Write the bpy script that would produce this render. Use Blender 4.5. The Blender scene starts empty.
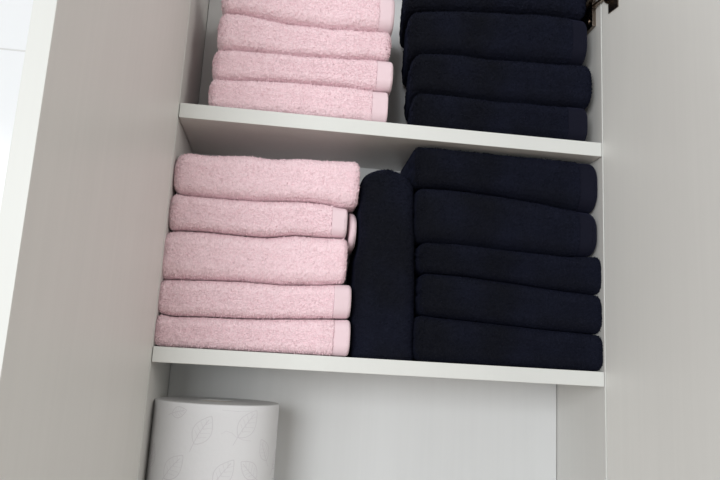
import bpy, bmesh, math, random
import numpy as np
from mathutils import Matrix, Vector

scene = bpy.context.scene
COL = scene.collection
S = 0.48                      # clear width of the cabinet in metres
Z0 = 1.45                     # underside of the lower shelf above the floor
D = 0.2677 * S                # clear depth
T = 0.0165                    # board thickness
W = S
ZT0 = Z0 + 0.0331 * S         # top of lower shelf
ZB1 = Z0 + 0.5420 * S         # underside of upper shelf
ZT1 = Z0 + 0.5766 * S         # top of upper shelf
ZBOT = Z0 - 0.245             # top of the cabinet bottom
ZTOP = ZT1 + 0.245            # underside of the cabinet top

# ------------------------------------------------------------------ camera
F, YAW, PITCH, ROLL = 673.28, 0.1089, 0.1851, 0.0563
CAM = np.array([0.2646 * S, -1.4770 * S, Z0 + 0.0152 * S])


def cam_axes():
    cy, sy = math.cos(YAW), math.sin(YAW)
    cp, sp = math.cos(PITCH), math.sin(PITCH)
    cr, sr = math.cos(ROLL), math.sin(ROLL)
    f = np.array([sy * cp, cy * cp, sp])
    r = np.array([cy, -sy, 0.0])
    u = np.cross(r, f)
    return cr * r + sr * u, -sr * r + cr * u, f


RGT, UPV, FWD = cam_axes()


def at(px, py, y):
    """the place at depth y that the photograph shows at a pixel"""
    d = (px - 360) / F * RGT - (py - 240) / F * UPV + FWD
    k = (y - CAM[1]) / d[1]
    p = CAM + k * d
    return p[0], p[2]


cam = bpy.data.objects.new('camera', bpy.data.cameras.new('camera'))
COL.objects.link(cam)
cam.data.sensor_width = 36
cam.data.lens = F / 720 * 36
cam.data.clip_start = 0.01
m = Matrix.Identity(4)
for i in range(3):
    m[i][0], m[i][1], m[i][2], m[i][3] = RGT[i], UPV[i], -FWD[i], CAM[i]
cam.matrix_world = m
scene.camera = cam

# --------------------------------------------------------------- materials


def new_mat(name, color, rough=0.5, spec=0.5):
    mt = bpy.data.materials.new(name)
    mt.use_nodes = True
    b = mt.node_tree.nodes['Principled BSDF']
    b.inputs['Base Color'].default_value = (*color, 1)
    b.inputs['Roughness'].default_value = rough
    b.inputs['Specular IOR Level'].default_value = spec
    return mt, mt.node_tree, b


def link(nt, a, b):
    nt.links.new(a, b)


def node(nt, kind, **kw):
    n = nt.nodes.new(kind)
    for k, v in kw.items():
        if k in n.inputs.keys():
            n.inputs[k].default_value = v
        else:
            setattr(n, k, v)
    return n


def laminate(name, color, rough=0.42, grain=0.03):
    mt, nt, b = new_mat(name, color, rough, 0.45)
    tc = node(nt, 'ShaderNodeTexCoord')
    mp = node(nt, 'ShaderNodeMapping')
    mp.inputs['Scale'].default_value = (160, 160, 3)
    n = node(nt, 'ShaderNodeTexNoise', Scale=1.0, Detail=5.0, Roughness=0.6)
    link(nt, tc.outputs['Object'], mp.inputs['Vector'])
    link(nt, mp.outputs[0], n.inputs['Vector'])
    mp2 = node(nt, 'ShaderNodeMapping')
    mp2.inputs['Scale'].default_value = (14, 14, 5)
    n2 = node(nt, 'ShaderNodeTexNoise', Scale=1.0, Detail=2.0)
    link(nt, tc.outputs['Object'], mp2.inputs['Vector'])
    link(nt, mp2.outputs[0], n2.inputs['Vector'])
    ad = node(nt, 'ShaderNodeMath', operation='ADD')
    link(nt, n.outputs['Fac'], ad.inputs[0])
    link(nt, n2.outputs['Fac'], ad.inputs[1])
    cr = node(nt, 'ShaderNodeValToRGB')
    e = cr.color_ramp.elements
    e[0].position, e[1].position = 0.3, 0.75
    e[0].color = (*[c * (1 - grain) for c in color], 1)
    e[1].color = (*[min(1, c * (1 + grain)) for c in color], 1)
    hf = node(nt, 'ShaderNodeMath', operation='MULTIPLY')
    hf.inputs[1].default_value = 0.5
    link(nt, ad.outputs[0], hf.inputs[0])
    link(nt, hf.outputs[0], cr.inputs['Fac'])
    link(nt, cr.outputs['Color'], b.inputs['Base Color'])
    bp = node(nt, 'ShaderNodeBump', Strength=0.05, Distance=0.0003)
    link(nt, n.outputs['Fac'], bp.inputs['Height'])
    link(nt, bp.outputs[0], b.inputs['Normal'])
    return mt


def terry(name, color, var=0.12, sheen=0.3, sheen_tint=(1, 1, 1), scale=900, patch_tint=None):
    mt, nt, b = new_mat(name, color, 0.95, 0.05)
    b.inputs['Sheen Weight'].default_value = sheen
    b.inputs['Sheen Roughness'].default_value = 0.6
    b.inputs['Sheen Tint'].default_value = (*sheen_tint, 1)
    tc = node(nt, 'ShaderNodeTexCoord')
    n = node(nt, 'ShaderNodeTexNoise', Scale=scale, Detail=2.0, Roughness=0.6)
    link(nt, tc.outputs['Object'], n.inputs['Vector'])
    cr = node(nt, 'ShaderNodeValToRGB')
    e = cr.color_ramp.elements
    e[0].position, e[1].position = 0.3, 0.7
    e[0].color = (*[c * (1 - var) for c in color], 1)
    e[1].color = (*[min(1, c * (1 + var)) for c in color], 1)
    link(nt, n.outputs['Fac'], cr.inputs['Fac'])
    if patch_tint:  # multiplies large soft noise patches of the base colour by a tint
        nb = node(nt, 'ShaderNodeTexNoise', Scale=13.0, Detail=2.0)
        link(nt, tc.outputs['Object'], nb.inputs['Vector'])
        rb = node(nt, 'ShaderNodeValToRGB')
        rb.color_ramp.elements[0].position = 0.42
        rb.color_ramp.elements[1].position = 0.68
        link(nt, nb.outputs['Fac'], rb.inputs['Fac'])
        mx = node(nt, 'ShaderNodeMix', data_type='RGBA', blend_type='MIX')
        mb = node(nt, 'ShaderNodeMix', data_type='RGBA', blend_type='MULTIPLY')
        mb.inputs[0].default_value = 1.0
        mb.inputs[6].default_value = (*patch_tint, 1)
        link(nt, rb.outputs['Color'], mx.inputs[0])
        link(nt, cr.outputs['Color'], mx.inputs[6])
        link(nt, cr.outputs['Color'], mb.inputs[7])
        link(nt, mb.outputs[2], mx.inputs[7])
        link(nt, mx.outputs[2], b.inputs['Base Color'])
    else:
        link(nt, cr.outputs['Color'], b.inputs['Base Color'])
    bp = node(nt, 'ShaderNodeBump', Strength=0.5, Distance=0.0008)
    link(nt, n.outputs['Fac'], bp.inputs['Height'])
    link(nt, bp.outputs[0], b.inputs['Normal'])
    return mt


def weave(name, color, sheen=0.2, sheen_tint=(1, 1, 1)):
    mt, nt, b = new_mat(name, color, 0.85, 0.1)
    b.inputs['Sheen Weight'].default_value = sheen
    b.inputs['Sheen Tint'].default_value = (*sheen_tint, 1)
    tc = node(nt, 'ShaderNodeTexCoord')
    w = node(nt, 'ShaderNodeTexWave', Scale=260.0, Distortion=0.6)
    w.wave_type = 'BANDS'
    w.bands_direction = 'X'
    link(nt, tc.outputs['Object'], w.inputs['Vector'])
    bp = node(nt, 'ShaderNodeBump', Strength=0.2, Distance=0.0003)
    link(nt, w.outputs['Fac'], bp.inputs['Height'])
    link(nt, bp.outputs[0], b.inputs['Normal'])
    return mt


M_BOARD = laminate('white_laminate', (0.66, 0.655, 0.63))
M_EDGE = laminate('white_edge_banding', (0.71, 0.725, 0.70), 0.35, 0.015)
M_DOOR = laminate('white_door_laminate', (0.70, 0.695, 0.665), 0.40, 0.03)
M_BACK = laminate('white_back_board', (0.67, 0.68, 0.68), 0.5)
M_PINK = terry('pink_terry', (0.90, 0.69, 0.737), 0.10, 0.25, (1, 0.85, 0.88))
M_PINKHEM = weave('pink_hem', (0.81, 0.635, 0.68), 0.2, (1, 0.9, 0.92))
M_NAVY = terry('navy_terry', (0.0070, 0.0076, 0.0108), 0.35, 0.04, (0.25, 0.3, 0.7), 900, (1.3, 1.38, 1.8))
M_NAVYHEM = weave('navy_hem', (0.0076, 0.0082, 0.0165), 0.05, (0.3, 0.35, 0.8))
M_STEEL, _, _b = new_mat('hinge_metal', (0.26, 0.215, 0.18), 0.25)
_b.inputs['Metallic'].default_value = 1
M_PAPER, _nt, _b = new_mat('white_paper', (0.72, 0.725, 0.74), 0.9, 0.1)
_tc = node(_nt, 'ShaderNodeTexCoord')
_n = node(_nt, 'ShaderNodeTexNoise', Scale=260.0, Detail=3.0)
link(_nt, _tc.outputs['Object'], _n.inputs['Vector'])
_bp = node(_nt, 'ShaderNodeBump', Strength=0.35, Distance=0.0008)
link(_nt, _n.outputs['Fac'], _bp.inputs['Height'])
link(_nt, _bp.outputs[0], _b.inputs['Normal'])
M_PRINT, _, _ = new_mat('grey_leaf_print', (0.63, 0.62, 0.648), 0.9, 0.1)
M_CARD, _, _ = new_mat('cardboard', (0.58, 0.55, 0.51), 0.9, 0.1)
M_FLOOR, _, _ = new_mat('floor_tile_grey', (0.24, 0.17, 0.125), 0.5)


def tile_mat():
    mt, nt, b = new_mat('glazed_white_tile', (0.86, 0.87, 0.88), 0.15, 0.5)
    tc = node(nt, 'ShaderNodeTexCoord')
    mp = node(nt, 'ShaderNodeMapping')
    mp.inputs['Rotation'].default_value = (math.radians(-90), 0, 0)
    br = node(nt, 'ShaderNodeTexBrick')
    br.offset = 0.0
    br.inputs['Color1'].default_value = (0.86, 0.88, 0.90, 1)
    br.inputs['Color2'].default_value = (0.85, 0.87, 0.89, 1)
    br.inputs['Mortar'].default_value = (0.70, 0.70, 0.70, 1)
    br.inputs['Scale'].default_value = 1.0
    br.inputs['Mortar Size'].default_value = 0.0012
    br.inputs['Mortar Smooth'].default_value = 0.1
    br.inputs['Brick Width'].default_value = 0.6
    br.inputs['Row Height'].default_value = 0.3
    link(nt, tc.outputs['Object'], mp.inputs['Vector'])
    link(nt, mp.outputs[0], br.inputs['Vector'])
    link(nt, br.outputs['Color'], b.inputs['Base Color'])
    bp = node(nt, 'ShaderNodeBump', Strength=0.4, Distance=0.001)
    bp.invert = True
    link(nt, br.outputs['Fac'], bp.inputs['Height'])
    link(nt, bp.outputs[0], b.inputs['Normal'])
    return mt


M_TILE = tile_mat()

# ----------------------------------------------------------------- helpers


def empty(name, loc):
    o = bpy.data.objects.new(name, None)
    COL.objects.link(o)
    o.location = loc
    o.empty_display_size = 0.03
    return o


def tag(o, label=None, cat=None, group=None, kind=None):
    for k, v in (('label', label), ('category', cat), ('group', group), ('kind', kind)):
        if v:
            o[k] = v
    return o


def mesh_obj(name, verts, faces, mats, parent=None, origin=None, smooth=True, idx=None):
    verts = np.asarray(verts, float)
    og = np.zeros(3) if origin is None else np.asarray(origin, float)
    me = bpy.data.meshes.new(name)
    me.from_pydata((verts - og).tolist(), [], faces)
    for mt in (mats if isinstance(mats, (list, tuple)) else [mats]):
        me.materials.append(mt)
    if smooth:
        me.polygons.foreach_set('use_smooth', [True] * len(me.polygons))
    if idx is not None:
        me.polygons.foreach_set('material_index', idx)
    me.update()
    o = bpy.data.objects.new(name, me)
    COL.objects.link(o)
    if parent is not None:
        o.parent = parent
        o.location = Vector(og) - Vector(parent.location)
    else:
        o.location = og
    return o


def bm_obj(name, bm, mats, parent=None, smooth=False):
    bm.normal_update()
    vs = [v.co[:] for v in bm.verts]
    bm.verts.index_update()
    fs = [[v.index for v in f.verts] for f in bm.faces]
    idx = [f.material_index for f in bm.faces]
    return mesh_obj(name, vs, fs, mats, parent, None, smooth, idx)


def box(bm, lo, hi, bevel=0.0008, M=None, front=None):
    """a bevelled board; faces looking along -y take material 1 when front is set"""
    b2 = bmesh.new()
    bmesh.ops.create_cube(b2, size=1)
    for v in b2.verts:
        v.co = Vector([(lo[i] + hi[i]) / 2 + v.co[i] * (hi[i] - lo[i]) for i in range(3)])
    if bevel:
        bmesh.ops.bevel(b2, geom=list(b2.edges), offset=bevel, segments=2, affect='EDGES', profile=0.6)
    if front:
        b2.normal_update()
        for f in b2.faces:
            if Vector(front).dot(f.normal) > 0.5:
                f.material_index = 1
    if M is not None:
        bmesh.ops.transform(b2, matrix=M, verts=list(b2.verts))
    base = len(bm.verts)
    vv = [bm.verts.new(v.co) for v in b2.verts]
    b2.verts.index_update()
    for f in b2.faces:
        nf = bm.faces.new([vv[v.index] for v in f.verts])
        nf.material_index = f.material_index
    b2.free()


def cyl(bm, c, axis, r, h, seg=32, r2=None):
    """a capped cylinder from c along axis"""
    ax = Vector(axis).normalized()
    q = Vector((0, 0, 1)).rotation_difference(ax)
    M = Matrix.Translation(Vector(c) + ax * h / 2) @ q.to_matrix().to_4x4()
    b2 = bmesh.new()
    bmesh.ops.create_cone(b2, cap_ends=True, segments=seg, radius1=r, radius2=r if r2 is None else r2, depth=h)
    bmesh.ops.transform(b2, matrix=M, verts=list(b2.verts))
    vv = [bm.verts.new(v.co) for v in b2.verts]
    b2.verts.index_update()
    for f in b2.faces:
        bm.faces.new([vv[v.index] for v in f.verts])
    b2.free()


# ----------------------------------------------------------------- setting
YW = D + 0.008
gx, gz = at(12, 49.8, YW)
bm = bmesh.new()
box(bm, (-1.6, 0, -gz), (1.9, 0.1, 2.6 - gz), 0)
wall = bm_obj('wall_back', bm, [M_TILE])
wall.location = (0, YW, gz)
for v in wall.data.vertices:
    v.co.x += 0.55
wall.location.x = -0.55
wall['kind'] = 'structure'
bm = bmesh.new()
box(bm, (-4, -5, -0.1), (4, YW + 0.1, 0), 0)
fl = bm_obj('floor', bm, [M_FLOOR])
fl['kind'] = 'structure'

# ----------------------------------------------------------------- cabinet
GAP = 0.0006
cab = empty('wall_cabinet', (W / 2, D / 2, ZBOT - T))
tag(cab, 'white laminate wall cabinet with both doors open and shelves of towels', 'cabinet')


def board(name, lo, hi, mats, front=(0, -1, 0), bevel=0.0007):
    b = bmesh.new()
    box(b, lo, hi, bevel, None, front)
    return bm_obj(name, b, mats, cab)


BE = [M_BOARD, M_EDGE]
board('side_panel', (-T, 0, ZBOT - T), (0, D + 0.004, ZTOP + T), BE)
board('side_panel', (W, 0, ZBOT - T), (W + T, D + 0.004, ZTOP + T), BE)
board('back_panel', (0.0009, D, ZBOT + 0.0003), (W - 0.0009, D + 0.004, ZTOP - 0.0003), [M_BACK], None, 0)
board('shelf', (GAP, 0, Z0), (W - GAP, D - GAP, ZT0), BE)
board('shelf', (GAP, 0, ZB1), (W - GAP, D - GAP, ZT1), BE)
board('bottom_panel', (0.0002, 0, ZBOT - T), (W - 0.0002, D + 0.004, ZBOT), BE)
board('top_panel', (0.0002, 0, ZTOP), (W - 0.0002, D + 0.004, ZTOP + T), BE)

DW = 0.525 * S


def door(hx, ang_dir, side):
    """inner face runs from the hinge corner along ang_dir; thickness goes outwards"""
    ux, uy = ang_dir
    L = math.hypot(ux, uy)
    u = Vector((ux / L, uy / L, 0))
    n = Vector((-u.y, u.x, 0)) * (1 if side < 0 else 1)
    if n.x * side < 0:
        n = -n
    M = Matrix.Identity(4)
    for i in range(3):
        M[i][0], M[i][1], M[i][2] = u[i], n[i], (0, 0, 1)[i]
    M.translation = Vector((hx, -0.0010, 0))
    b = bmesh.new()
    box(b, (0, 0, ZBOT - T + 0.001), (DW, 0.0178, ZTOP + T - 0.001), 0.0008, None, (1, 0, 0))
    bmesh.ops.transform(b, matrix=M, verts=list(b.verts))
    if M.to_3x3().determinant() < 0:
        bmesh.ops.reverse_faces(b, faces=list(b.faces))
    return bm_obj('door', b, [M_DOOR, M_EDGE], cab), M


dl, ML = door(-0.0003, (-0.0975, -0.5158), -1)
dr, MR = door(W + 0.0005, (0.085, -0.5), 1)

# hinge on the right side, near the top of the picture
hx, hz = at(600, 3, 0.01)
b = bmesh.new()
box(b, (W - 0.005, 0.012, hz - 0.030), (W, 0.050, hz + 0.030), 0.001)
cyl(b, (W - 0.006, 0.024, hz - 0.019), (1, 0, 0), 0.0042, 0.004, 20)
cyl(b, (W - 0.006, 0.024, hz + 0.019), (1, 0, 0), 0.0042, 0.004, 20)
plate = bm_obj('mounting_plate', b, [M_STEEL], None)
hroot = empty('hinge', Vector((W, 0.02, hz)) - Vector(cab.location))
hroot.parent = cab


def reparent(o):
    o.parent = hroot
    o.location = -(Vector(cab.location) + Vector(hroot.location))


reparent(plate)
tag(hroot, 'dark metal cup hinge joining right door to side panel')
# arm: channel from the plate to the door
b = bmesh.new()
prof = [(0.052, 0.004, 0.0085), (0.036, 0.005, 0.0095), (0.014, 0.008, 0.0095), (0.004, 0.011, 0.0085), (-0.006, 0.012, 0.007)]
rings = []
for (yy, off, hh) in prof:
    r = []
    for (dx, dz) in ((0, -1), (0.003, -1), (0.003, -0.55), (0.007, -0.55), (0.007, 0.55), (0.003, 0.55), (0.003, 1), (0, 1)):
        r.append(b.verts.new((W - off - 0.009 + dx + 0.003, yy, hz + dz * hh)))
    rings.append(r)
for a, c in zip(rings, rings[1:]):
    for i in range(8):
        b.faces.new((a[i], a[(i + 1) % 8], c[(i + 1) % 8], c[i]))
b.faces.new(rings[0][::-1])
b.faces.new(rings[-1])
bmesh.ops.recalc_face_normals(b, faces=list(b.faces))
bmesh.ops.bevel(b, geom=list(b.edges), offset=0.0006, segments=2, affect='EDGES')
cyl(b, (W - 0.0165, 0.030, hz), (1, 0, 0), 0.0038, 0.008, 20)
reparent(bm_obj('hinge_arm', b, [M_STEEL], None))
# links and cup on the door
b = bmesh.new()
for dz in (-0.0075, 0.0045):
    box(b, (-0.012, -0.0055, hz + dz), (0.020, -0.0010, hz + dz + 0.003), 0.0006)
for k in range(9):
    a0 = math.radians(-20 + 20 * k)
    box(b, (0.014 - 0.009 * math.cos(a0) - 0.0021, -0.004 - 0.006 * math.sin(a0) - 0.001, hz - 0.0066),
        (0.014 - 0.009 * math.cos(a0) + 0.0021, -0.004 - 0.006 * math.sin(a0) + 0.001, hz + 0.0066), 0.0004)
bmesh.ops.transform(b, matrix=MR, verts=list(b.verts))
reparent(bm_obj('hinge_link', b, [M_STEEL], None))
b = bmesh.new()
N = 48
prof = [(0.0195, -0.0), (0.0195, -0.0012), (0.0168, -0.0014), (0.0160, 0.0), (0.0155, 0.0)]
for s_ in (-1, 1):
    box(b, (0.014, -0.0012, hz + s_ * 0.0225 - 0.006), (0.032, -0.0001, hz + s_ * 0.0225 + 0.006), 0.0004)
cyl(b, (0.0225, -0.0001, hz), (0, -1, 0), 0.0178, 0.0011, 48)
cyl(b, (0.0225, -0.0012, hz), (0, -1, 0), 0.0135, 0.0006, 48)
bmesh.ops.transform(b, matrix=MR, verts=list(b.verts))
reparent(bm_obj('hinge_cup', b, [M_STEEL], None))

# ------------------------------------------------------------------ towels


def smooth1(a, n):
    k = np.hanning(n + 2)[1:-1]
    k /= k.sum()
    p = np.pad(a, (n // 2, n - 1 - n // 2), mode='edge')
    return np.convolve(p, k, 'valid')


def blur(a, n):
    for ax in (0, 1):
        a = np.apply_along_axis(lambda r: smooth1(r, n), ax, a)
    return a


def section(h0, h1, yf, yb, rf, rb, ts):
    """rounded box outline in (height, depth); ts are fixed path parameters"""
    h = h1 - h0
    rf = min(rf, h * 0.499)
    rb = min(rb, h * 0.499)
    pts = []
    # pieces: bottom back->front, front lower arc, front, front upper arc, top front->back, back arcs
    for (seg, t) in ts:
        if seg == 0:      # bottom from the back to the front
            y = (yb - rb) + (yf + rf - yb + rb) * t
            pts.append((h0, y))
        elif seg == 1:
            a = t * math.pi / 2
            pts.append((h0 + rf - rf * math.cos(a), yf + rf - rf * math.sin(a)))
        elif seg == 2:
            pts.append((h0 + rf + (h - 2 * rf) * t, yf))
        elif seg == 3:
            a = t * math.pi / 2
            pts.append((h1 - rf + rf * math.sin(a), yf + rf - rf * math.cos(a)))
        elif seg == 4:
            y = (yf + rf) + (yb - rb - yf - rf) * t
            pts.append((h1, y))
        elif seg == 5:
            a = t * math.pi
            pts.append((h1 - h / 2 + (h / 2) * math.cos(a), yb - rb + rb * math.sin(a)))
    return pts


def path():
    ts = []
    back = [0, 0.2, 0.4, 0.55, 0.66]
    fine = list(np.linspace(0.7, 1, 26, endpoint=False))
    ts += [(0, t) for t in back + fine]
    ts += [(1, t) for t in np.linspace(0, 1, 18, endpoint=False)]
    ts += [(2, t) for t in np.linspace(0, 1, 24, endpoint=False)]
    ts += [(3, t) for t in np.linspace(0, 1, 18, endpoint=False)]
    ts += [(4, t) for t in list(np.linspace(0, 0.3, 26, endpoint=False)) + [0.34, 0.45, 0.6, 0.8]]
    ts += [(5, t) for t in np.linspace(0, 1, 12, endpoint=False)]
    return ts


TS = path()


def cloth(name, s0, s1, h0f, h1f, yf, yb, mat, rs, seed, parent=None, upright=False,
          ends=((1, 0.009), (1, 0.006)), pile=0.0014, bulge=0.0012, rf=0.29, layers=0, inset=0.0, taper=0.0):
    """a folded, thick cloth swept along s; h0f, h1f give its lower and upper side"""
    rng = np.random.default_rng(seed)
    step = 0.00095
    n = max(8, int((s1 - s0) / step))
    ss = np.linspace(s0, s1, n)
    (capL, rL), (capR, rR) = ends
    if capL:
        ss = np.unique(np.concatenate([ss, s0 + rL * (1 - np.cos(np.linspace(0, math.pi / 2, 9)))]))
    if capR:
        ss = np.unique(np.concatenate([ss, s1 - rR * (1 - np.cos(np.linspace(0, math.pi / 2, 9)))]))
    n = len(ss)
    m = len(TS)
    H = np.empty((n, m))
    Y = np.empty((n, m))
    wav = smooth1(rng.normal(size=n + 80), 61)[40:40 + n]
    wav = wav / (np.abs(wav).max() + 1e-9) * 0.0014
    for i, s in enumerate(ss):
        ins = 0.0
        if capL and s - s0 < rL:
            ins = rL - math.sqrt(max(0, rL * rL - (rL - (s - s0)) ** 2))
        if capR and s1 - s < rR:
            ins = max(ins, rR - math.sqrt(max(0, rR * rR - (rR - (s1 - s)) ** 2)))
        a, b_ = h0f(s) + ins + inset, h1f(s) - ins - inset
        if b_ - a < 0.004:
            c = (a + b_) / 2
            a, b_ = c - 0.002, c + 0.002
        f = yf + ins + inset + wav[i]
        pts = section(a, b_, f, yb - ins * 0.5 - inset, (h1f(s) - h0f(s)) * rf, (h1f(s) - h0f(s)) * 0.3, TS)
        for j, (hh, yy) in enumerate(pts):
            t = (hh - a) / (b_ - a)
            if yy < f + 0.02:
                yy -= bulge * (1 - (2 * t - 1) ** 2)
            H[i, j], Y[i, j] = hh, yy
    # outward direction in the section
    dH = np.roll(H, -1, 1) - np.roll(H, 1, 1)
    dY = np.roll(Y, -1, 1) - np.roll(Y, 1, 1)
    L = np.hypot(dH, dY) + 1e-9
    nH, nY = dY / L, -dH / L
    cH, cY = H.mean(1, keepdims=True), Y.mean(1, keepdims=True)
    sg = np.sign(((H - cH) * nH + (Y - cY) * nY).sum())
    nH, nY = nH * sg, nY * sg
    lo = blur(rng.normal(size=(n, m)), 13)
    lo = lo / (lo.std() + 1e-9) * 0.00014
    hi = rng.random((n, m)) * pile - pile * 0.55
    dd = lo * (1 if pile > 0.0003 else 0.5) + hi
    # no outward push where the cloth lies on its neighbours
    dd = np.where(np.abs(nH) > 0.8, np.minimum(dd, 0) - pile * 0.2, dd)
    H = H + nH * dd
    Y = Y + nY * dd
    X = np.repeat(ss[:, None], m, 1)
    X = X + rng.normal(size=(n, m)) * pile * 0.25
    X = X + taper * (Y - yf) * (s1 - X) / (s1 - s0)
    if upright:
        V = np.stack([H, Y, X], 2)
    else:
        V = np.stack([X, Y, H], 2)
    verts = V.reshape(-1, 3).tolist()
    faces = []
    for i in range(n - 1):
        o0, o1 = i * m, (i + 1) * m
        for j in range(m):
            k = (j + 1) % m
            faces.append((o0 + j, o0 + k, o1 + k, o1 + j))
    # end caps: rings shrinking to the middle, ribbed by the layers of the fold
    for end, cap in ((0, capL), (n - 1, capR)):
        ring = [end * m + j for j in range(m)]
        hc, yc = H[end].mean(), Y[end].mean()
        hmin, hmax = H[end].min(), H[end].max()
        sgn = -1 if end == 0 else 1
        prev = ring
        for q in ((0.9, 0.75, 0.55, 0.35, 0.15) if cap else (0.5,)):
            cur = []
            for j in range(m):
                hh = hc + (H[end, j] - hc) * q
                yy = yc + (Y[end, j] - yc) * (1 - (1 - q) * 0.9)
                t = (hh - hmin) / (hmax - hmin + 1e-9)
                bump = 0.0
                if cap and layers:
                    bump = (0.0003 if layers > 2 else 0.0026) * abs(math.sin(math.pi * layers * t)) * min(1, (1 - q) * 5) - 0.001
                sx = ss[end] + sgn * bump + rng.normal() * pile * 0.3 + (taper * (yy - yf) if end == 0 else 0)
                verts.append((hh, yy, sx) if upright else (sx, yy, hh))
                cur.append(len(verts) - 1)
            for j in range(m):
                k = (j + 1) % m
                fc = (prev[j], cur[j], cur[k], prev[k])
                faces.append(fc if end == 0 else fc[::-1])
            prev = cur
        faces.append(tuple(prev) if end != 0 else tuple(prev[::-1]))
    # loose loops standing off the pile
    if pile > 0.0005:
        cand = np.argwhere((Y < yf + 0.016) & (np.abs(nH) < 0.93))
        pick = cand[rng.choice(len(cand), size=min(len(cand), int(2.2e6 * 0.04 * (s1 - s0) * 0.28)), replace=False)]
        for i, j in pick:
            p = V[i, j]
            d = rng.normal(size=3) * 0.45
            nn = np.array([nH[i, j], nY[i, j], 0.0]) if upright else np.array([0.0, nY[i, j], nH[i, j]])
            d = nn + d
            d /= np.linalg.norm(d)
            t = np.cross(d, rng.normal(size=3))
            t /= np.linalg.norm(t) + 1e-9
            hgt = 0.0007 + 0.0011 * rng.random()
            k = len(verts)
            verts += [(p - t * 0.0003 - d * 0.0002).tolist(), (p + t * 0.0003 - d * 0.0002).tolist(),
                      (p + t * 0.00022 + d * hgt).tolist(), (p - t * 0.00022 + d * hgt).tolist()]
            faces.append((k, k + 1, k + 2, k + 3))
    og = ((s0 + s1) / 2, (yf + yb) / 2, h0f((s0 + s1) / 2))
    if upright:
        og = (h0f((s0 + s1) / 2), (yf + yb) / 2, s0)
    o = mesh_obj(name, verts, faces, mat, parent, og)
    bmx = bmesh.new()
    bmx.from_mesh(o.data)
    bmesh.ops.recalc_face_normals(bmx, faces=list(bmx.faces))
    bmx.to_mesh(o.data)
    bmx.free()
    return o


def curve_z(pts, y, swap=False):
    """pixel polyline at depth y -> smooth height function of x"""
    q = [at(px, py, y) for px, py in pts]
    if swap:
        q = [(b_, a) for a, b_ in q]
    q.sort()
    xs = np.array([a for a, _ in q])
    zs = np.array([b_ for _, b_ in q])
    g = np.linspace(xs[0] - 0.01, xs[-1] + 0.01, 240)
    v = smooth1(np.interp(g, xs, zs), 21)
    return lambda s: float(np.interp(s, g, v))


def flat(z):
    return lambda s: z


def towel(label, group, x0, x1, low, high, yf, colour, seed, hem=None, ymid=0, layers=4,
          rl=0.009, rr=0.005, inner=None, yb=None, taper=0.0):
    body, band = (M_PINK, M_PINKHEM) if colour == 'pink' else (M_NAVY, M_NAVYHEM)
    yb = D - 0.006 if yb is None else yb
    sx0 = at(x0, ymid, yf + 0.006)[0]
    sx1 = at(x1, ymid, yf + 0.006)[0]
    if hem is None:
        o = cloth('folded_towel', sx0, sx1, low, high, yf, yb, body, None, seed,
                  ends=((1, rl), (1, rr)), layers=layers, taper=taper)
        tag(o, label, 'towel', group)
        return o
    hx_ = at(hem, ymid, yf + 0.006)[0]
    root = empty('folded_towel', ((sx0 + sx1) / 2, (yf + yb) / 2, low((sx0 + sx1) / 2)))
    tag(root, label, 'towel', group)
    cloth('terry_body', sx0, hx_, low, high, yf, yb, body, None, seed, root,
          ends=((1, rl), (0, 0.001)), layers=layers, taper=taper)
    h = cloth('hem_band', hx_, sx1, low, high, yf, yb, band, None, seed + 500, root,
              ends=((0, 0.001), (1, rr)), layers=layers, pile=0.00012, inset=0.0005)
    h['label'] = 'flat woven hem band without pile'
    if inner:
        ix0, ix1, iy0, iy1, idep = inner
        a = at(ix0, iy1, idep)
        c = at(ix1, iy0, idep)
        f = cloth('inner_fold', a[0], c[0], flat(a[1]), flat(c[1]), idep, yb - 0.003, band, None, seed + 900, root,
                  ends=((0, 0.001), (1, 0.006)), layers=0, pile=0.0002, rf=0.45)
        f['label'] = 'inner layer of the fold sticking out beyond the hem'
    return root


PG = 'pink towels stacked on the lower shelf'
y0 = 0.004
E = 0.0004


def up(fn, d=E):
    return lambda s: fn(s) + d


# ---- pink, lower shelf (from the shelf upwards)
YC = y0 + 0.010
b1 = flat(ZT0 + 0.0003)
t1 = curve_z([(158, 313.5), (173, 316.7), (207, 317.3), (240, 319), (280, 319.3), (327, 319.3), (350, 319.3)], YC)
t2 = curve_z([(160, 279.6), (190, 280), (240, 281.7), (286.7, 285.5), (320, 285.3), (345, 284.3)], YC)
t3 = curve_z([(163, 231.5), (180, 230), (207, 231.7), (250, 236), (265, 237.3), (293, 235), (320, 236.7), (347, 238.3)], YC)
t4 = curve_z([(172, 192), (183, 195), (207, 197.3), (257, 201), (307, 201.7), (327, 204), (340, 207.3), (356, 208.5)], YC)
t5 = curve_z([(175, 155), (190, 152), (207, 154.5), (247, 154.5), (273, 158.8), (300, 158), (327, 159.8), (353, 159.8), (360, 161)], YC)
towel('pale pink folded towel lying directly on the lower shelf, hem at right', PG,
      153.8, 350, b1, t1, y0, 'pink', 11, hem=333, ymid=335, rl=0.007, rr=0.004)
towel('pale pink folded towel second from the bottom on the lower shelf', PG,
      156, 351, up(t1), t2, y0 + 0.001, 'pink', 12, hem=333.5, ymid=302, rl=0.007, rr=0.004)
towel('thickest pale pink towel in the middle of the lower pink stack, no hem in view', PG,
      158.5, 346.5, up(t2), t3, y0 + 0.002, 'pink', 13, ymid=260)
towel('pale pink folded towel with inner layer sticking out at right, under the top pink one', PG,
      167.5, 347.3, up(t3), t4, y0 + 0.003, 'pink', 14, hem=331.7, ymid=220, rr=0.003,
      inner=(348.6, 358, 210.5, 249, y0 + 0.014))
towel('topmost pale pink towel of the lower stack, rounded ends, just below the upper shelf', PG,
      173, 359.3, up(t4), t5, y0 + 0.002, 'pink', 15, ymid=182, rr=0.007)

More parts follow.
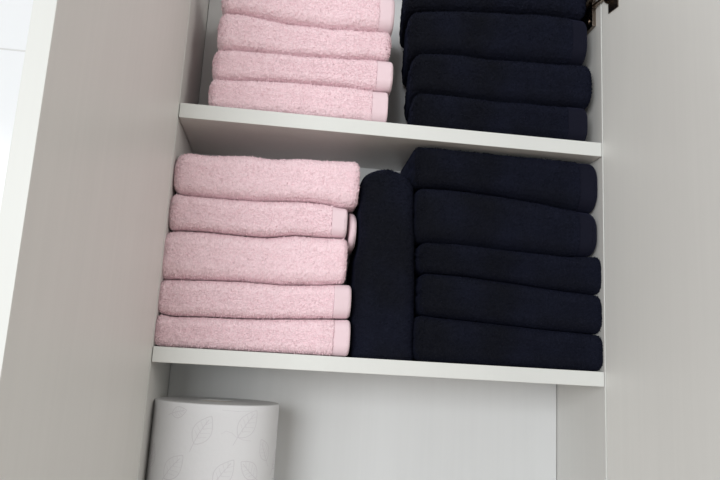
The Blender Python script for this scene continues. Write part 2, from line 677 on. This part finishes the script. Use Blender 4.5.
# ---- pink, upper shelf
PG2 = 'pink towels stacked on the upper shelf'
u1 = curve_z([(209, 79.6), (217, 80.8), (258, 81.7), (302, 84), (331, 86.6), (357.5, 90), (375, 91.9), (390, 92.6)], YC)
u2 = curve_z([(212, 49.5), (217.5, 50.2), (243.7, 51), (278.7, 54.8), (310.8, 57.5), (345.8, 59.8), (369, 59.5), (390, 61.8)], YC)
u3 = curve_z([(218, 12.5), (224.8, 13.1), (243.7, 14.6), (270, 20.4), (296, 24.8), (328, 29.2), (360.4, 31), (392, 32.7)], YC)
u4 = curve_z([(220, -20), (260, -19), (300, -14), (340, -8), (394, -3)], YC)
towel('pale pink folded towel lying directly on the upper shelf board', PG2,
      208.8, 388, flat(ZT1 + 0.0003), u1, y0, 'pink', 21, hem=372, ymid=95, rl=0.008, rr=0.003)
towel('pale pink folded towel second from the bottom on the upper shelf', PG2,
      212, 393, up(u1), u2, y0 + 0.002, 'pink', 22, hem=376.5, ymid=68, rr=0.004)
towel('pale pink folded towel third from the bottom on the upper shelf, sloping to the right', PG2,
      217.5, 391.3, up(u2), u3, y0 + 0.003, 'pink', 23, ymid=35, rr=0.007)
towel('pale pink towel at the top of the upper stack, cut off by the picture edge', PG2,
      220.5, 394.5, up(u3), u4, y0 + 0.002, 'pink', 24, hem=378.8, ymid=12, rr=0.004)

# ---- navy, upper shelf
NG = 'navy towels stacked on the upper shelf'
n1 = curve_z([(405, 95), (415, 94), (423, 93.3), (456.7, 96.7), (500, 101.7), (540, 105), (577, 107.3), (590, 110)], YC)
n2 = curve_z([(408, 56), (423, 53.3), (456.7, 54.3), (490, 58.3), (530, 61), (563, 64), (590, 65.5)], YC)
n3 = curve_z([(405, 12), (413, 11), (447, 10), (490, 11.7), (533, 12.3), (563, 16.7), (588, 20)], YC)
n4 = curve_z([(405, -22), (450, -26), (500, -25), (590, -17)], YC)
towel('dark navy folded towel lying directly on the upper shelf, paler hem at right', NG,
      411, 586, flat(ZT1 + 0.0003), n1, y0, 'navy', 31, hem=566, ymid=115, layers=2, taper=0.12, rl=0.010)
towel('dark navy folded towel second from the bottom on the upper shelf', NG,
      410, 591, up(n1), n2, y0 + 0.001, 'navy', 32, ymid=78, layers=2, taper=0.12, rl=0.010, rr=0.009)
towel('dark navy folded towel third from the bottom on the upper shelf, below the hinge', NG,
      407, 586, up(n2), n3, y0 + 0.001, 'navy', 33, hem=570, ymid=38, layers=2, taper=0.12, rl=0.010)
towel('dark navy towel at the top of the upper stack, cut off by the picture edge', NG,
      404, 585.5, up(n3), n4, y0 + 0.003, 'navy', 34, ymid=2, layers=2, taper=0.12, rl=0.010, rr=0.007)

# ---- navy, lower shelf
NG2 = 'navy towels stacked on the lower shelf'
l1 = curve_z([(414, 314.5), (420, 315), (434, 317), (496.7, 324), (546.7, 329.8), (604, 335.5)], YC)
l2 = curve_z([(415, 271.5), (430, 273.3), (467.5, 276.7), (517.5, 283.8), (563, 291), (604, 296)], YC)
l3 = curve_z([(414, 242), (455, 244), (496.7, 249), (538, 253.3), (567.5, 256.7), (590, 256), (604, 257)], YC)
l4 = curve_z([(414, 186.3), (446.7, 188), (496.7, 194), (538.3, 201.7), (571.7, 209), (598, 213.5)], YC)
l5 = flat(ZB1 - 0.002)
towel('dark navy folded towel lying directly on the lower shelf beside the upright one', NG2,
      414.5, 603.2, flat(ZT0 + 0.0003), l1, y0, 'navy', 41, ymid=342, layers=2, rr=0.008)
towel('dark navy folded towel second from the bottom in the lower navy stack', NG2,
      419.5, 604.2, up(l1), l2, y0 + 0.001, 'navy', 42, ymid=305, layers=2, rr=0.010)
towel('thinnest dark navy towel in the middle of the lower navy stack', NG2,
      418, 604.2, up(l2), l3, y0 + 0.002, 'navy', 43, ymid=265, layers=2, rr=0.010)
towel('thick dark navy towel second from the top in the lower navy stack, paler at right', NG2,
      415, 597, up(l3), l4, y0 + 0.002, 'navy', 44, hem=577, ymid=228, layers=2, rr=0.008)
towel('topmost dark navy towel of the lower stack, right under the upper shelf', NG2,
      414, 597, up(l4), l5, y0 + 0.004, 'navy', 45, hem=577, ymid=172, layers=2, rl=0.006, rr=0.008)

# ---- navy, standing upright between the stacks
yv = 0.008
zt = at(390, 168.3, yv + 0.008)[1]
vl = curve_z([(351.8, 357), (352.8, 300), (354.5, 260), (359.6, 246), (359.6, 208), (361, 200), (361, 165)], yv + 0.008, True)
vr = curve_z([(415, 359), (415.5, 320), (416, 290), (415.5, 250), (415.2, 210), (414.6, 165)], yv + 0.008, True)
v = cloth('folded_towel', ZT0 + 0.0003, zt, vl, vr, yv, D - 0.008, M_NAVY, None, 51, None, True,
          ends=((1, 0.003), (1, 0.024)), layers=0, bulge=0.006, rf=0.27)
tag(v, 'dark navy towel standing upright between the pink stack and the navy stack', 'towel')

# -------------------------------------------------------------- paper roll


def ray(px, py):
    d = (px - 360) / F * RGT - (py - 240) / F * UPV + FWD
    return d[0] / d[1]


kl, kr = ray(149.6, 440), ray(276.8, 440)
al, ar = math.atan(kl), math.atan(kr)
am, ah = (al + ar) / 2, (ar - al) / 2
# touches the back panel
yb_ = D - 0.001
dist = (yb_ - CAM[1]) / (math.cos(am) + math.sin(ah))
RR = dist * math.sin(ah)
rc = (CAM[0] + dist * math.sin(am), CAM[1] + dist * math.cos(am))
RTOP = at(215, 404.8, rc[1] - RR)[1]
print('roll', RR, rc, RTOP - ZBOT)
roll = empty('paper_roll', (rc[0], rc[1], ZBOT))
tag(roll, 'white paper roll with faint leaf pattern standing upright under the lower shelf', 'paper roll')
verts, faces, idx = [], [], []
NS = 160
RCORE = 0.019
prof = [(RCORE, ZBOT + 0.0005), (RR - 0.0012, ZBOT + 0.0005), (RR, ZBOT + 0.002)]
for k in range(1, 24):
    prof.append((RR, ZBOT + 0.002 + (RTOP - 0.002 - ZBOT - 0.002) * k / 24))
prof += [(RR, RTOP - 0.0014), (RR - 0.0004, RTOP - 0.0004), (RR - 0.0012, RTOP)]
rng = np.random.default_rng(5)
for k in range(1, 16):
    r = RR - 0.0012 + (RCORE - RR + 0.0012) * k / 16
    prof.append((r, RTOP - 0.0009 * math.sin(math.pi * k / 16) + (0.0003 if k % 2 else 0)))
prof.append((RCORE, RTOP))
npf = len(prof)
lob = smooth1(np.tile(rng.normal(size=NS), 3), 31)[NS:2 * NS] * 0.0012
for i in range(NS):
    a = 2 * math.pi * i / NS
    for (r, z) in prof:
        rr = r + lob[i] * (r / RR) ** 4
        verts.append((rc[0] + rr * math.cos(a), rc[1] + rr * math.sin(a), z))
for i in range(NS):
    for k in range(npf):
        i2, k2 = (i + 1) % NS, (k + 1) % npf
        faces.append((i * npf + k, i2 * npf + k, i2 * npf + k2, i * npf + k2))
        idx.append(0)


def stroke(pts, rad=0.00055):
    """a printed, slightly raised line on the paper; pts in (angle, z)"""
    base = len(verts)
    n = len(pts)
    for q, (a, z) in enumerate(pts):
        p0 = pts[max(0, q - 1)]
        p1 = pts[min(n - 1, q + 1)]
        ta, tz = (p1[0] - p0[0]) * RR, p1[1] - p0[1]
        L = math.hypot(ta, tz) + 1e-9
        na, nz = -tz / L, ta / L
        lb = np.interp(a % (2 * math.pi), np.linspace(0, 2 * math.pi, NS + 1), np.append(lob, lob[0]))
        for (w, hgt) in ((-1, -0.0003), (-0.5, 0.00012), (0.5, 0.00012), (1, -0.0003)):
            aa = a + na * w * rad / RR
            zz = z + nz * w * rad
            rr = RR + lb + hgt
            verts.append((rc[0] + rr * math.cos(aa), rc[1] + rr * math.sin(aa), zz))
    for q in range(n - 1):
        for w in range(3):
            o0 = base + q * 4 + w
            faces.append((o0, o0 + 1, o0 + 5, o0 + 4))
            idx.append(1)


def leaf(a0, z0, size, tilt, rs):
    """leaf outline with midrib and veins; tilt is the direction of the tip"""
    ct, st = math.cos(tilt), math.sin(tilt)

    def pt(u, v):
        return (a0 + (u * ct - v * st) * size / RR, z0 + (u * st + v * ct) * size)
    w = 0.32
    for s_ in (-1, 1):
        stroke([pt(-0.5 + t, s_ * w * math.sin(math.pi * t) ** 0.8 * (1.15 - 0.45 * t)) for t in np.linspace(0, 1, 22)])
    stroke([pt(-0.78 + 1.15 * t, 0.05 * math.sin(3 * t)) for t in np.linspace(0, 1, 12)])
    for k in range(4):
        t0 = 0.2 + 0.16 * k
        for s_ in (-1, 1):
            wv = w * math.sin(math.pi * (t0 + 0.16)) * 0.75
            stroke([pt(-0.5 + t0 + 0.16 * q, s_ * wv * q ** 1.3) for q in np.linspace(0, 1, 6)], 0.0003)


def on_roll(px, py):
    k = ray(px, py)
    # first hit of the ray with the roll seen from above
    dx, dy = k, 1.0
    ox, oy = CAM[0] - rc[0], CAM[1] - rc[1]
    A = dx * dx + dy * dy
    B = ox * dx + oy * dy
    C = ox * ox + oy * oy - RR * RR
    t = (-B - math.sqrt(max(0, B * B - A * C))) / A
    x, y = ox + dx * t, oy + dy * t
    return math.atan2(y, x), at(px, py, rc[1] + y)[1]


R_ = random.Random(3)
seen = [(203, 430, 0.026, 62), (248, 424, 0.027, 55), (264, 450, 0.021, 120), (173, 467, 0.026, 50),
        (224, 473, 0.025, 55), (249, 470, 0.022, 140), (179, 412, 0.015, 15), (152, 455, 0.02, 80)]
used = []
for px, py, sz, tl in seen:
    a, z = on_roll(px, py)
    leaf(a, z, sz * 1.2, math.radians(tl), R_)
    used.append((a, z))
for k in range(260):
    a = R_.uniform(-math.pi, math.pi)
    z = R_.uniform(ZBOT + 0.02, RTOP - 0.02)
    if all(math.hypot(((a - b_[0] + math.pi) % (2 * math.pi) - math.pi) * RR, z - b_[1]) > 0.030 for b_ in used):
        used.append((a, z))
        leaf(a, z, R_.uniform(0.024, 0.032), math.radians(R_.uniform(20, 150)), R_)
for pts in ([(222, 410), (238, 411.5), (252, 411)], [(221, 434), (226, 431), (232, 433), (236, 437)], [(236, 437), (243, 440), (251, 441)]):
    q = [on_roll(*p) for p in pts]
    q2 = [((1 - t) * q[i][0] + t * q[i + 1][0], (1 - t) * q[i][1] + t * q[i + 1][1]) for i in range(len(q) - 1) for t in np.linspace(0, 1, 6)]
    stroke(q2, 0.0003)
mesh_obj('paper_sheet', verts, faces, [M_PAPER, M_PRINT], roll, (rc[0], rc[1], ZBOT), True, idx)
verts, faces = [], []
pc = [(RCORE - 0.0002, ZBOT + 0.001), (RCORE - 0.0002, RTOP - 0.0008), (RCORE - 0.0014, RTOP - 0.0008), (RCORE - 0.0014, ZBOT + 0.001)]
for i in range(64):
    a = 2 * math.pi * i / 64
    for (r, z) in pc:
        verts.append((rc[0] + r * math.cos(a), rc[1] + r * math.sin(a), z))
for i in range(64):
    for k in range(4):
        i2, k2 = (i + 1) % 64, (k + 1) % 4
        faces.append((i * 4 + k, i2 * 4 + k, i2 * 4 + k2, i * 4 + k2))
mesh_obj('cardboard_core', verts, faces, [M_CARD], roll, (rc[0], rc[1], ZBOT), False)

# ------------------------------------------------------------------- light
world = bpy.data.worlds.new('room_light')
scene.world = world
world.use_nodes = True
bg = world.node_tree.nodes['Background']
bg.inputs['Color'].default_value = (1.0, 0.985, 0.95, 1)
bg.inputs['Strength'].default_value = 0.50


def area(name, loc, target, sx, sy, power, color):
    l = bpy.data.lights.new(name, 'AREA')
    l.shape = 'RECTANGLE'
    l.size, l.size_y = sx, sy
    l.energy = power
    l.color = color
    o = bpy.data.objects.new(name, l)
    COL.objects.link(o)
    o.location = loc
    d = Vector(target) - Vector(loc)
    o.rotation_euler = d.to_track_quat('-Z', 'Y').to_euler()
    return o


area('window_daylight', (-1.4, -0.32, 1.85), (-0.2, 0.12, 1.65), 0.5, 1.1, 1.8, (0.80, 0.93, 1.0))
area('window_behind', (-1.75, -4.1, 1.75), (0.24, 0.0, 1.5), 2.2, 2.1, 136, (0.95, 0.975, 1.0))
area('right_fill', (1.75, -1.5, 2.1), (0.1, -0.1, 1.5), 0.9, 0.9, 11, (1.0, 0.975, 0.94))  # fill light added at the right to brighten the left door

vs = scene.view_settings
vs.view_transform = 'Standard'
vs.look = 'None'
vs.exposure = 0.0
vs.gamma = 1.0
vs.use_curve_mapping = False
